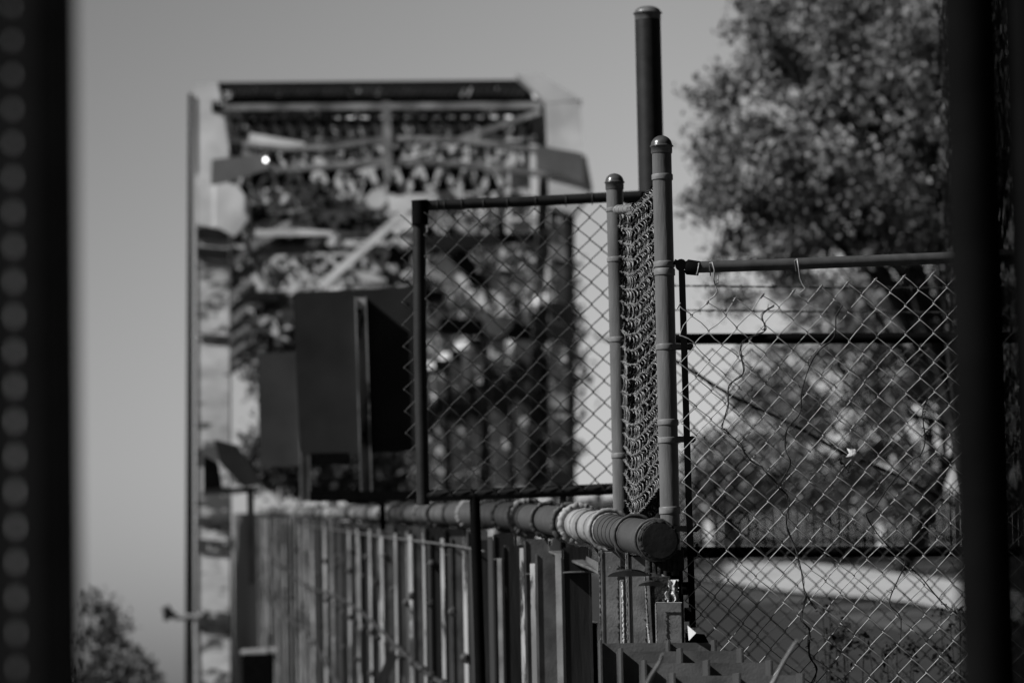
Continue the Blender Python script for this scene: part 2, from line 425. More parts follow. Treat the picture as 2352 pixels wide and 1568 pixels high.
def f(g):
    g.beam(FP(1240, 262, -.28), FP(1040, 330, -.28), .10, .05)
part('sway_rod', f, M_bridgem)
def f(g): g.beam(FP(575, 320, -.28), FP(700, 342, -.28), .16, .05)
part('sway_rod', f, M_bridge)
def f(g): g.beam(FP(820, 400, -.28), FP(1000, 350, -.28), .05, .05)
part('sway_rod', f, M_bridge)
# receding sway frames, chords and trusses
HT = BR(0, 0, BD); Htop = FP(480, 200).z-HT.z
frames = [76.5, 83, 89.5, 96, 102.5, 109, 115.5, 122, 128.5, 135, 141.5, 148]
for i, D in enumerate(frames):
    H = Htop-.25
    def f(g):
        lattice(g, BR(.3, H, D), BR(WB-.3, H, D), .55, .3, n=16, bar=.1, ch=.14)
        lattice(g, BR(.3, H-1.0, D), BR(WB-.3, H-1.0, D), .7, .25, n=12, bar=.12, ch=.14)
    sf = part('sway_frame', f, M_mottle)
    def f(g):
        n = 10; pts = []
        for k in range(n+1):
            u = k/n; a = .35+(WB-.7)*u; pts.append(BR(a, H-1.5-1.3*(2*abs(u-.5))**2.2, D))
        for a, b in zip(pts, pts[1:]): g.beam(a, b, .16, .25)
    part('knee_brace', f, M_bridgek if i % 2 else M_bridgem, sf)
    def f(g):
        g.beam(BR(.25, H, D), BR(.25, -4, D), .4, .35); 
    part('truss_post', f, M_bridged)
    def f(g): g.beam(BR(WB-.25, H, D), BR(WB-.25, -2, D), .4, .35)
    part('truss_post', f, M_bridged)
    Dp = (frames[i-1] if i else BD)
    def f(g):   # dark solid diaphragm under each frame's strut, added to darken the portal's shaded inside
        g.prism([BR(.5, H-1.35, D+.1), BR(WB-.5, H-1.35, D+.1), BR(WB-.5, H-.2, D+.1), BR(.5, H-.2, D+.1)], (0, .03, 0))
    part('shade_sheet', f, M_bridgek, sf)
    def f(g):
        g.beam(BR(.4, H+.1, Dp), BR(WB-.4, H+.1, D), .2, .12, (0, 0, 1)); g.beam(BR(WB-.4, H-.03, Dp), BR(.4, H-.03, D), .2, .12, (0, 0, 1))
    part('lateral_brace', f, M_bridge)
    def f(g):
        pass
    for u in (.25, WB-.25):
        a, b = ((H, -1.0), (-1.0, H))[i % 2]
        part('truss_diagonal', lambda g: g.beam(BR(u, a, Dp), BR(u, b, D), .28, .2, (1, 0, 0)), M_bridged)
        part('side_strut', lambda g: g.beam(BR(u, H*.5, Dp), BR(u, H*.5+.2, D), .18, .2, (1, 0, 0)), M_bridge)
def f(g): g.beam(BR(.25, Htop-.25, BD+.6), BR(.25, Htop-.25, 149), .5, .45, (1, 0, 0))
part('top_chord', f, M_bridge)
def f(g): g.beam(BR(WB-.25, Htop-.25, BD+.6), BR(WB-.25, Htop-.25, 149), .5, .45, (1, 0, 0))
part('top_chord', f, M_bridge)
for a, b, w_, dd, mm in (((935, 490), (738, 662), .15, -.3, M_bridge), ((560, 490), (940, 484), .13, 3, M_bridge), ((545, 520), (600, 640), .1, 2, M_bridgem),
        ((1000, 545), (1150, 730), .26, 3, M_bridge), ((1310, 500), (1200, 690), .24, 3, M_bridge), ((1000, 420), (900, 520), .2, 3.3, M_bridge),
        ((1060, 400), (1010, 470), .12, 3.3, M_bridge), ((1100, 405), (1050, 475), .12, 3.3, M_bridge), ((1150, 420), (1105, 475), .12, 3.3, M_bridged),
        ((880, 420), (1060, 400), .3, 3.2, M_bridge), ((770, 560), (860, 600), .18, 3.5, M_bridge), ((640, 440), (720, 470), .2, 3.5, M_bridgek)):
    part('cross_brace', lambda g: g.beam(FP(a[0], a[1], dd), FP(b[0], b[1], dd), w_, .12), mm)
for px_, py_, r_ in ((935, 480, .28), (850, 412, .2), (1140, 705, .3), (640, 690, .2), (920, 655, .12), (805, 655, .12)):
    part('gusset_plate', lambda g: g.tube([FP(px_, py_, 2.8), FP(px_, py_, 2.9)], r_, 6), M_bridge)
for a, b, w_, dd in (((535, 632), (1010, 628), .16, 4), ((560, 524), (930, 532), .26, 4), ((1000, 700), (1310, 720), .3, 4), ((640, 455), (860, 445), .2, 4), ((980, 500), (1300, 495), .3, 4), ((1040, 520), (1120, 640), .35, 4.3)):
    part('floor_strut', lambda g: g.beam(FP(a[0], a[1], dd), FP(b[0], b[1], dd), w_, .5), M_bridgek)
for a, b, w_, dd in (((590, 425), (820, 402), .42, 2.4), ((640, 460), (900, 478), .3, 2.6), ((556, 578), (880, 560), .34, 2.6), ((560, 612), (800, 606), .3, 2.6), ((620, 660), (760, 655), .3, 2.5), ((545, 690), (650, 730), .35, 2.5), ((1090, 560), (1260, 545), .4, 2.6), ((1050, 640), (1230, 690), .35, 2.6), ((1000, 440), (1230, 430), .4, 3)):
    part('lattice_strut', lambda g: lattice(g, FP(*a, dd), FP(*b, dd), w_, .1, bar=.1, ch=.07), M_mottle)
part('void_shade_panel', lambda g: g.prism([FP(530, 262, .8), FP(562, 262, .8), FP(590, 345, .8), FP(530, 345, .8)], (0, .1, 0)), M_bridgek)  # black sheets added for the shade in the portal's corner voids
part('void_shade_panel', lambda g: g.prism([FP(1212, 262, -.1), FP(1254, 262, -.1), FP(1258, 345, -.1), FP(1240, 345, -.1)], (0, .1, 0)), M_bridgek)
part('pier_face', lambda g: g.prism([FP(526, 1170, 1.2), FP(640, 1170, 1.2), FP(640, 1800, 1.2), FP(526, 1800, 1.2)], (0, .4, 0)), M_girder)
def f(g):     # approach and span deck with girder below
    for a, b in ((9.3, BD), (BD, 150)):
        A = BR(.9, -1.15, a); B = BR(.9, -1.15, b)
        if a < 20: A = P(1560, 1240, 9.3)+Vector((0.02, 0, -1.15)); B = P(602, 1168, BD)+Vector((0, 0, -1.15))
        W_ = Vector((WB-1.4, 0, 0)); dz = Vector((0, 0, -.25))
        i = len(g.v); g.v += [A, A+W_, B+W_, B, A+dz, A+W_+dz, B+W_+dz, B+dz]
        for q in ((0, 1, 2, 3), (7, 6, 5, 4), (0, 4, 5, 1), (1, 5, 6, 2), (2, 6, 7, 3), (3, 7, 4, 0)): g.face(tuple(i+j for j in q))
part('deck', f, M_deck)

# ---------------------------------------------------------------- railing
PY = [(9.25, 1240), (9.7, 1231), (10.5, 1214), (11.2, 1203), (12, 1194), (13.5, 1184), (15, 1179), (20, 1179), (30, 1177), (70, 1168)]
def RL(D, dpx=0, dz=0):
    q = P(460+1070*9.25/D*.985, interp(D, PY), D); return q+Vector((0, 0, dz))
rb = RL(9.4); rb.z = TZ(rb.x, 9.4)
rail = thing('pipe_railing', 'bridge railing of peeling steel channels under a fat ringed pipe running away to the left', 'railing', rb)
PR = .0455
def axis(D): return (RL(D+.1)-RL(D-.1)).normalized()
def seg(a, b, m, r=PR, name='pipe_section'):
    g = MB(); n = max(2, int((b-a)/.35)+1); g.tube([RL(a+(b-a)*k/n) for k in range(n+1)], r, 40); g.build(name, m, rail)
seg(9.27, 9.78, M_pipe)
seg(9.78, 10.37, M_pipe, PR*.97)
seg(10.37, 11.35, M_pipel, PR*.99)
seg(11.35, 11.9, M_pipe, PR*1.04)
D = 11.9; k = 0
while D < 69:
    L = .8+random.random()*1.0+(D-12)*.06
    e = min(70, D+L); seg(D, e, ((M_pipe, M_balD, M_balD, M_pipe, M_balB) if D < 21 else (M_pipem, M_pipel, M_pipem, M_balB, M_pipem))[k % 5], PR*random.uniform(.97, 1.12)); D = e; k += 1
# end cap and its weld crust
g = MB(); ax = axis(9.4)
g.tube([RL(9.25)-ax*.012, RL(9.25)-ax*.004], PR*.93, 48); g.build('end_cap', M_endcap, rail)
def crust(D, r, th, amp, m, name='weld_collar', n=72, arc=(0, 1), dr=0):
    g = MB(); a = axis(D); u = a.orthogonal().normalized(); v = a.cross(u); c = RL(D); pts = []; rs = []
    for k in range(n+1):
        an = 2*math.pi*(arc[0]+(arc[1]-arc[0])*k/n)
        ne = noise.noise((math.cos(an)*6, math.sin(an)*6, D*3)); n2 = noise.noise((math.cos(an)*17, math.sin(an)*17, D*3))
        pts.append(c+(u*math.cos(an)+v*math.sin(an))*(r+amp*n2*.5)+a*amp*ne+Vector((0, 0, -dr*k/n))); rs.append(th*(1+.35*ne+.3*n2*(amp > .001)))
    g.tube(pts, rs, 10, caps=False); return g.build(name, m, rail)
crust(9.25, PR*.96, .0045, .006, M_rust, arc=(.0, 1))
crust(9.262, PR*1.02, .004, .008, M_rust)
crust(9.275, PR*1.05, .003, .001, M_pipe, 'ring')
crust(9.33, PR*1.08, .0045, .0008, M_pipe, 'ring')
crust(9.76, PR*1.16, .0045, .0008, M_pipe, 'ring')
for k in range(5): crust(9.86+k*.1, PR*.985, .0009, .0002, M_rust, 'pipe_groove')
crust(10.37, PR*1.2, .0065, .0015, M_pipel, 'ring')
for k in range(3): crust(10.62+k*.2, PR*1.0, .0045, .0006, M_pipe if k == 1 else M_pipel, 'ring')
crust(11.2, PR*1.15, .011, .006, M_pipel, 'weld_collar')
crust(11.45, PR*1.2, .009, .004, M_pipe, 'weld_collar')
D = 12.2
for k in range(26):
    crust(D, PR*random.uniform(1.05, 1.25), random.uniform(.006, .016), .003, (M_pipe, M_pipem, M_rust)[k % 3], 'ring'); D *= 1.065
# hanging straps looping below the pipe near its end
for D in (9.76, 10.37):
    g = MB(); c = RL(D); a = axis(D)
    g.tube([c+Vector((-PR*1.13, 0, -.005)), c+Vector((-PR*1.05, 0, -.035)), c+Vector((-PR*.6, .02, -.062)), c+Vector((0, .04, -.082)), c+Vector((.04, .05, -.10))], .0045, 10)
    g.build('strap', M_pipe, rail)
# balusters
def baluster(D, wd, top, m, name='baluster', zb=None, h=1.1):
    c = RL(D); a = axis(D); out = Vector((-1, -.08, 0)).normalized()
    zt = c.z-top; z0 = c.z-h
    g = MB()
    L = c+out*wd; Rr = c
    fl = .035
    def bar(p, q, t): g.prism([Vector((p.x, p.y, z0)), Vector((q.x, q.y, z0)), Vector((q.x, q.y+t, z0)), Vector((p.x, p.y+t, z0))], (0, 0, zt-z0))
    bar(L+Vector((.004, 0, 0)), Rr, .007)
    g.box(L.x-.002, L.x+.0035, L.y-.004, L.y+.03, z0, zt-.004)
    g.box(Rr.x+.001, Rr.x+.007, Rr.y-.01, Rr.y+.045, z0, zt-.006)
    ob = g.build(name, m, rail)
    if D > 10.5:
        g = MB(); lw = .006+.009*random.random(); g.prism([Vector((L.x-.004, L.y-.004, z0)), Vector((L.x-.004-lw, L.y-.004+lw*1.1, z0)), Vector((L.x-.006-lw, L.y-.002+lw*1.1, z0)), Vector((L.x-.006, L.y, z0))], (0, 0, zt-z0-.05*random.random())); g.build('edge_lip', random.choice([M_lip, M_balB, M_balD, M_balD, M_lip]) if D > 13 else M_lip if random.random() < .5 else M_balA, ob)
    return ob
def bracket(D, dz, r, w_=1.0):
    c = RL(D)+Vector((-.005, -.03, -dz)); g = MB()
    pts = [c+Vector((-r*math.cos(an)*w_, -r*math.sin(an)*.9, 0)) for an in [math.pi*k/12 for k in range(-3, 13)]]
    g.prism(pts, (0, 0, -.004)); g.build('bracket_plate', M_pipe, rail)
# the nearest member is a box stub standing in front, built to the photo
def pxbox(x0, x1, y0, y1, D, d, m, name, bevel=.002, lean=0):
    g = MB(); a = P(x0, y0, D); b = P(x1, y0, D); c = P(x1+lean, y1, D); e = P(x0+lean, y1, D)
    g.prism([a, b, c, e], (0, d, 0)); return g.build(name, m, rail, bevel=bevel)
pxbox(1506, 1566, 1383, 1600, 9.16, .05, M_plate, 'box_stub', lean=4)
pxbox(1481, 1492, 1322, 1600, 9.22, .06, M_plate, 'web_plate', lean=16)
pxbox(1493, 1540, 1322, 1600, 9.224, .006, M_rust, 'web_plate', lean=8)
pxbox(1437, 1444, 1268, 1600, 9.75, .05, M_plate, 'web_plate', lean=8)
pxbox(1445, 1492, 1276, 1600, 9.753, .006, M_plate, 'web_plate', lean=8)
pxbox(1424, 1434, 1330, 1600, 10.05, .05, M_plate, 'web_plate', lean=4)
pxbox(1376, 1384, 1262, 1600, 10.3, .05, M_plate, 'web_plate', lean=6)
pxbox(1385, 1426, 1266, 1600, 10.303, .006, M_plate, 'web_plate', lean=6)
def plate_px(pts, D, d, m, name):
    # lies level, outline given at near edge positions; d is depth
    g = MB(); g.prism([P(x, y, D-dd) for x, y, dd in pts], (0, 0, -.005)); return g.build(name, m, rail)
for (cx, cy, rx, D) in ((1440, 1319, 44, 9.72), (1496, 1340, 30, 9.2)):
    g = MB(); c = P(cx, cy, D)
    rr = S(rx, D)
    g.prism([c+Vector((-rr*math.cos(an), -rr*.9*math.sin(an), rr*.28*math.sin(an))) for an in [math.pi*k/14 for k in range(0, 15)]], (0, 0, -.004))
    g.build('bracket_plate', M_pipe, rail)
g = MB(); g.prism([P(1262, 1264, 11.6), P(1320, 1262, 11.6), P(1374, 1290, 10.35), P(1374, 1312, 10.3), P(1352, 1300, 10.5)], (0, 0, -.006)); g.build('bracket_plate', M_balA, rail)
g = MB(); A_ = P(1490, 1262, 9.36); B_ = P(1562, 1262, 9.36)
for k in range(7):
    q = A_.lerp(B_, k/6); h_ = S(52+14*noise.noise((k*.9, 2, 0)), 9.36)
    g.tube([q, q+Vector((0, 0, -h_))], S(9, 9.36), 10)
g.build('rust_mass', M_rust, rail)
def edge_crust(x, y0, y1, D, m=M_lip, lean=4, th=.0022):
    g = MB(); n = 60; pts = []; rs = []
    for k in range(n+1):
        f_ = k/n; pts.append(P(x+lean*f_+2.2*noise.noise((x, k*.45, 0)), y0+(y1-y0)*f_, D-.004)); rs.append(th*max(.25, .7+1.5*noise.noise((x, k*.6, 5))))
    g.tube(pts, rs, 7); g.build('edge_crust', m, rail)
edge_crust(1377, 1262, 1500, 10.29, M_lip); edge_crust(1438, 1268, 1500, 9.74, M_balA); edge_crust(1482, 1322, 1500, 9.21, M_lip, 12)
edge_crust(1507, 1384, 1500, 9.155, M_balA, 3, .0016); edge_crust(1430, 1335, 1500, 10.03, M_bright, 4, .004); edge_crust(1487, 1430, 1500, 9.20, M_bright, 8, .003)
g = MB(); g.tube([P(1506+k*6, 1383+1.5*noise.noise((k*.8, 1, 1)), 9.15) for k in range(11)], .0016, 6); g.build('edge_crust', M_lip, rail)
# crumpled bright flake at the top of the nearest stub
g = MB(); n = 9
for j in range(n):
    for i in range(n):
        x = 1522+i*4.6; y = 1330+j*6.5
        q = P(x+5*noise.noise((i*.9, j*.5, 1)), y, 9.2+.05*noise.noise((i*.8, j*.35, 3))+.02*math.sin(i*1.9))
        g.v.append(q)
for j in range(n-1):
    for i in range(n-1):
        if noise.noise((i*.9, j*.9, 8)) > -.35 and (i > 2 or j > 3): g.face((j*n+i, j*n+i+1, (j+1)*n+i+1, (j+1)*n+i))
ob = g.build('paint_flake', M_bright, rail); md = ob.modifiers.new('s', 'SOLIDIFY'); md.thickness = .0015
g = MB(); g.box(P(1530, 1240, 9.4).x, P(1566, 1240, 9.4).x, 9.38, 9.44, P(1540, 1600, 9.4).z, P(1540, 1270, 9.4).z); g.build('inner_post', M_black, rail)
g = MB(); c = P(1566, 1350, 9.3); g.tube([c, c+Vector((.018, 0, 0))], .016, 8); c = P(1572, 1410, 9.3); g.tube([c, c+Vector((.016, 0, 0))], .017, 8); g.build('bolt', M_black, rail)
D = 10.95; k = 0; mats = [M_balA, M_balB, M_balA, M_girder, M_balB]; near_m = [M_balD, M_balD, M_balA, M_balD, M_balA]  # near_m puts the shadow over the nearer balusters into their paint
while D < 69 and k < 74:
    baluster(D, .075+.02*(k % 2), .06+.03*(k % 2), (near_m if D < 19 else mats)[(k*7) % 5], h=1.1+min(1.4, (D-10)*.04)); 
    if k < 20 and k % 2 == 0: bracket(D, .13+.02*(k % 3), .07)
    if k > 4 and k % 3 == 0:
        g = MB(); c = RL(D)+Vector((-.09, -.03, -random.uniform(.1, .7)))
        g.tube([c, c+Vector((0, .02, 0)), c+Vector((0, .035, 0))], [.006, .016, .02], 10); g.build('bolt_head', M_cap, rail)
    D += .62+.012*(D-10); k += 1
# fascia girder below the rail, with stiffeners as surface relief
g = MB(); Ds = [12+i*1.0 for i in range(59)]
for a, b in zip(Ds, Ds[1:]):
    A = RL(a, dz=-.32)+Vector((.10, 0, 0)); B = RL(b, dz=-.32)+Vector((.10, 0, 0)); dz = Vector((0, 0, -3.0))
    g.quad(A, B, B+dz, A+dz); g.quad(A+Vector((.03, 0, 0)), A+dz+Vector((.03, 0, 0)), B+dz+Vector((.03, 0, 0)), B+Vector((.03, 0, 0)))
    g.quad(A, A+Vector((.03, 0, 0)), B+Vector((.03, 0, 0)), B)
g.build('fascia_girder', M_girder, rail)
g = MB()
for i in range(58):
    D = 14+i*.95; c = RL(D)
    g.box(c.x-.05, c.x+.095, D, D+.02, c.z-2.9, c.z-.9)
g.build('stiffener', M_girder, rail)
for nm, zz, a0, a1, rr, mm in (('lower_rail', .66, 14.5, 62, .013, M_balD), ('upper_rod', .125, 13.6, 60, .004, M_balA), ('second_rail', 1.2, 26, 68, .02, M_balD)):
    g = MB(); n = 40; pts = []
    for k in range(n+1):
        D = a0+(a1-a0)*(k/n)**1.5; pts.append(RL(D, dz=-zz-(.05*math.sin(k*.3) if zz > .3 else 0))+Vector((-.10, -.04, 0)))
    g.tube(pts, rr, 8); g.build(nm, mm, rail)
D = 14.6; k = 0
while D < 55 and k < 34:
    for zz in ((.66, .35) if k % 2 else (.66, .9)):
        c = RL(D)+Vector((-.105, -.05, -zz-.04)); g = MB()
        g.tube([c, c+Vector((-.004, -.012, .003)), c+Vector((-.006, -.03, .004))], [.017, .019, .008], 10); g.build('bolt_head', M_cap if k % 3 else M_balD, rail)
    D *= 1.045; k += 1
g = MB(); c = P(592, 1500, 50); g.box(c.x-.2, c.x+.2, 49.9, 50.3, c.z-1.2, c.z); ub = g.build('junction_box', M_black, rail)
g = MB(); g.tube([c+Vector((-.23, .1, .0)), c+Vector((.23, .1, .02))], .06, 12); g.build('lid', M_lip, ub)
for (x0, y0, x1, y1) in ((905, 1500, 860, 1600),):
    g = MB(); g.beam(P(x0, y0, 19.5 if x0 > 850 else 27), P(x1, y1, 19.5 if x0 > 850 else 27), .05, .03); g.build('stay_bar', M_balD, rail)

# abutment under the near end, below the frame
ab = P(1500, 1592, 9)
g = MB(); g.box(P(1385, 1592, 9).x-.1, P(1600, 1592, 9).x+.05, 8.0, 12.2, -.3, ab.z)
tag(g.build('abutment', M_conc, bevel=.02), 'low concrete abutment under the near end of the railing', 'abutment')

# stepped steel grating in front of the railing foot
gb = P(1500, 1592, 8.9)
grate = thing('steel_grating', 'stepped egg-crate steel grating at bottom centre right below the railing end', 'grating', gb)
rowsG = [(9.12, 1373, 1640, 1476, (1376, 1530, 1634), (4, 6, 8)), (8.88, 1416, 1700, 1495, (1421, 1555, 1693), (9, 14, 11)),
         (8.64, 1468, 1766, 1522, (1474, 1615, 1759), (12, 17, 12)), (8.40, 1531, 1839, 1551, (1538, 1684, 1830), (12, 16, 14)),
         (8.16, 1594, 1915, 1577, (1602, 1755, 1905), (12, 16, 14))]
for k, (D, x0, x1, yt, ribs, wd) in enumerate(rowsG):
    g = MB(); a = P(x0, yt, D); b = P(x1, yt-2, D)
    n = 24; up = []
    for i in range(n+1): q = a.lerp(b, i/n); up.append(q+Vector((0, 0, .0016*noise.noise((i*.9, k, 0)))))
    g.prism(up+[Vector((b.x, D, gb.z-.05)), Vector((a.x, D, gb.z-.05))], (0, .007, 0))
    g.build('cross_plate', M_balA, grate)
    for r_, ww in zip(ribs, wd):
        c = P(r_-2, yt-6, D); dd = ww*D/(r_-1176)
        g = MB(); g.box(c.x, c.x+.006, D-min(.23, dd), D-.001, gb.z-.05, c.z); g.build('rib', M_pipe, grate, bevel=.001)

# little folded dark plate with a pale corner standing by the stub
t = thing('folded_plate', 'dark folded metal plate with a bright triangular corner beside the tension bar foot', 'plate', P(1590, 1478, 9.3))
g = MB(); g.prism([P(1574, 1452, 9.3), P(1618, 1455, 9.3), P(1630, 1478, 9.3), P(1630, 1600, 9.3), P(1574, 1600, 9.3)], (0, .004, 0)); g.build('dark_face', M_black, t)
g = MB(); g.prism([P(1579, 1435, 9.13), P(1599, 1452, 9.085), P(1582, 1470, 9.13)], (.001, .004, 0)); g.build('pale_corner', M_white, t)

# ---------------------------------------------------------------- posts
def lathe(g, base, prof, n=40):
    """prof: (r, z) pairs from base point up"""
    i0 = len(g.v)
    for r_, z_ in prof:
        for j in range(n):
            a = 2*math.pi*j/n; g.v.append(base+Vector((r_*math.cos(a), r_*math.sin(a), z_)))
    for k in range(len(prof)-1):
        for j in range(n):
            a = i0+k*n+j; b = i0+k*n+(j+1) % n; g.face((a, b, b+n, a+n), True)
    for q0, rv in ((i0, True), (i0+(len(prof)-1)*n, False)):
        e = len(g.v); g.v += [g.v[q0+j].copy() for j in range(n)]
        g.face(tuple(range(e+n-1, e-1, -1)) if rv else tuple(range(e, e+n)))
def post(name, label, px, pytop, D, wpx, m, bands=(), cap=M_cap, capw=1.14, caph=26, zb=None, xl=0):
    r = S(wpx, D)/2
    t_ = P(px, pytop, D); b = Vector((t_.x, D, TZ(t_.x, D)))
    T = thing(name, label, 'post', b)
    ch = S(caph, D); zt = t_.z-ch-b.z
    g = MB(); lathe(g, b, [(r, -.2), (r, zt*.5), (r, zt)]); g.build('pole', m, T)
    g = MB(); R_ = r*capw
    pr = [(R_*.93, -S(18, D)), (R_*.96, -S(16, D)), (R_*.96, -S(3, D)), (R_*1.06, -S(2, D)), (R_*1.06, 0), (R_*.97, 0)]
    for k in range(1, 11):
        a = math.pi/2*k/10; pr.append((max(.0005, R_*.97*math.cos(a)), ch*math.sin(a)))
    lathe(g, b+Vector((0, 0, zt)), pr); g.build('cap', cap, T)
    for (y, h) in bands:
        zc = P(px, y, D).z-b.z; hh = S(h, D)
        g = MB(); R_ = r*1.10
        lathe(g, b+Vector((0, 0, zc)), [(r, -hh/2), (R_*.98, -hh/2+.0005), (R_, -hh/2+.002), (R_*.995, 0), (R_, hh/2-.002), (R_*.98, hh/2-.0005), (r, hh/2)])
        g.build('band', M_band, T)
    return T
NP = post('corner_post', 'grey domed fence post nearest the camera, standing behind the sawn end of the pipe', 1519, 311, 9.5, 45, M_post,
          [(407, 14), (607, 14), (625, 16), (797, 14), (970, 14), (1011, 14), (1172, 17)], caph=24)
SP = post('fence_post', 'shorter domed fence post on the left side of the bunched wire mesh', 1411, 398, 11.0, 39, M_post,
          [(482, 10), (596, 12), (780, 12), (1046, 12)], caph=20)
TP = post('tall_post', 'tallest dark post with a flat domed cap rising behind the fences', 1487, 14, 13.4, 60, M_dark, [], cap=M_post, capw=1.06, caph=16)

# ---------------------------------------------------------------- chain link
def chain(g, ncol, nrow, mapf, r, hook=1.0, amp=.05, n=6, dep=.0035, skip=None, i0=0):
    """mapf(col, row, w) -> world; col in half diamonds, row in half diamonds, w metres out of plane"""
    for i in range(i0, ncol):
        pts = []
        for j in range(nrow+1):
            k = i if (i+j) % 2 == 0 else i+1
            kx = k+(-amp if k == i else amp)*-1*-1
            kx = k+(amp if k == i+1 else -amp)
            nk = (2*i+1)-k
            pts.append(mapf(kx, j, 0))
            if j < nrow:
                s_ = 1 if k == i else -1
                for f_ in (.06, .14, .5, .86, .94):
                    pts.append(mapf(kx+(nk+(amp if nk == i+1 else -amp)-kx)*(f_ if f_ in (.14, .5, .86) else f_*.5+(.5 if f_ > .5 else 0)*1.0) if f_ in (.14, .5, .86) else kx+(nk-kx)*f_*.6 if f_ < .5 else nk-(nk-kx)*(1-f_)*.6, j+f_, s_*dep*(1 if .1 < f_ < .9 else .7)))
        g.tube(pts, r, n)
# --- right hand fence
fb = P(1900, 1100, 9.4); fb.z = TZ(fb.x, 9.4)
FZ = thing('wire_fence', 'sharp chain link fence at right hanging below a grey top rail with dark tension bar', 'fence', fb)
def frail(px): return interp(px, [(1560, 607), (1590, 615), (2190, 591), (2480, 577), (3600, 530)])
g = MB(); g.tube([P(x, frail(x), 9.45) for x in (1585, 1800, 2000, 2200, 2480, 2900, 3400)], S(13.5, 9.4), 24); g.build('top_rail', M_rail, FZ)
g = MB(); a = P(1574, 612, 9.45); b = P(1606, 616, 9.45)
g.tube([a, a.lerp(b, .15), b], [S(13, 9.4), S(18, 9.4), S(17, 9.4)], 24)
c = P(1564, 608, 9.45); g.tube([c+Vector((0, -.012, 0)), c+Vector((0, .012, 0))], S(13, 9.4), 18)
g.tube([P(1548, 600, 9.45), c], .007, 10); g.build('rail_end', M_black, FZ)
g = MB(); a = P(1566, 620, 9.44); b = P(1591, 1440, 9.44)
g.beam(a, b, S(15, 9.4), .006); g.build('tension_bar', M_black, FZ)
for y in (798, 1010):
    g = MB(); x = 1519+(y-311)*.022
    g.beam(P(x+16, y-2, 9.47), P(x+58, y-2, 9.45), S(14, 9.4), .01); q = P(x+56, y-2, 9.44); g.tube([q+Vector((0, -.012, 0)), q+Vector((0, .014, 0))], .0085, 6)
    g.build('brace_band', M_black, FZ)
g = MB(); g.beam(P(1540, 1212, 9.47), P(1600, 1214, 9.45), S(13, 9.4), .01); q = P(1602, 1212, 9.44)
g.tube([q+Vector((-.004, -.016, 0)), q+Vector((0, .014, .003))], .0095, 6); g.build('brace_band', M_black, FZ)
HW = 32.3; HH = 33.9
def rowtop(px): return interp(px, [(1555, 700), (1660, 690), (1820, 668), (1990, 640), (2170, 625), (2500, 606), (3600, 540)])
def fmap(c, r_, w_):
    px = 1560+c*HW+r_*.72; base_ = rowtop(px)
    py = base_+r_*HH
    # loosened weave near the upper left corner and slight irregularity everywhere
    k = max(0, 1-((px-1560)/260)**2)*max(0, 1-r_/6.5)
    px += 12*k*noise.noise((c*.45, r_*.5, 2))*2; py += 9*k*noise.noise((c*.5, r_*.45, 7))*2
    px += 5*noise.noise((c*.17, r_*.17, 4)); py += 5*noise.noise((c*.17, r_*.17, 14))
    px += 1.6*noise.noise((c*.8, r_*.8, 21)); py += 1.6*noise.noise((c*.8, r_*.8, 31))
    q = P(px, py, 9.40); q.y -= w_-.012*noise.noise((c*.12, r_*.12, 9)); return q
g = MB(); chain(g, 60, 40, fmap, .00125, amp=.07, dep=.004)
# knuckled selvage tips
for c in range(0, 60, 1):
    if (c % 2) == 0:
        p = fmap(c, 0, 0)
        g.tube([fmap(c-.22, .24, .003), fmap(c+.05, -.02, .004), fmap(c+.12, -.06, 0), fmap(c+.1, 0, -.004), fmap(c-.1, .2, .001)], .0016, 6)
g.build('mesh', M_wire, FZ)
def tie(pts, m=M_wire, par=FZ, D=9.38, r=.0017, name='wire_tie'):
    g = MB(); g.tube([P(x, y, D+(dd if dd else 0)) for x, y, dd in pts], r, 6); return g.build(name, m, par)
tie([(1632, 632, .08), (1630, 604, .02), (1636, 602, -.01), (1641, 620, -.01), (1639, 640, 0), (1643, 655, 0), (1650, 648, .01), (1648, 632, .05)])
tie([(1643, 655, 0), (1648, 668, 0), (1640, 680, 0), (1630, 688, 0)])
tie([(1829, 622, .06), (1826, 598, .02), (1831, 594, -.01), (1835, 620, -.01), (1838, 640, 0), (1843, 652, 0), (1838, 636, .03)])
tie([(1836, 632, 0), (1842, 650, 0), (1850, 662, 0), (1838, 672, 0)])
tie([(1604, 606, .02), (1606, 604, -.01), (1602, 625, -.012), (1600, 630, 0)])
# --- bunched mesh between the two posts
bb = P(1470, 900, 10.1); bb.z = TZ(bb.x, 10.1)
BZ = thing('bunched_mesh', 'bunched up chain link seen edge on, folded tight between the two domed posts', 'mesh', bb)
def bmap_factory(shift, dd, jit):
    def bmap(c, r_, w_):
        u = c/20
        px = interp(u, [(0, 1420), (.15, 1432), (.5, 1457), (1.0, 1514)])
        D_ = interp(u, [(0, 10.95), (.3, 10.55), (.6, 10.1), (1, 9.56)])+dd
        row = r_*34.5
        rise = interp(u, [(0, -8), (.2, 0), (.45, 0), (.6, -14), (1.0, -58)])
        low = interp(row, [(0, 0), (440, 0), (720, 1), (1000, 1)])
        bow = low*interp(u, [(0, -28), (.18, -5), (.32, 0), (.5, -6), (1, -24)])
        py = 492+row+rise+bow+shift
        px += r_*.75+jit*1.6*noise.noise((c*.9, r_*.35, dd*9))+jit*5*noise.noise((c*.2, r_*.09, 3+dd*5))
        py += jit*3*noise.noise((c*.7, r_*.6, 5+dd*7))
        q = P(px, py, D_); q += Vector((w_*1.2, -w_*.4, 0)); return q
    return bmap
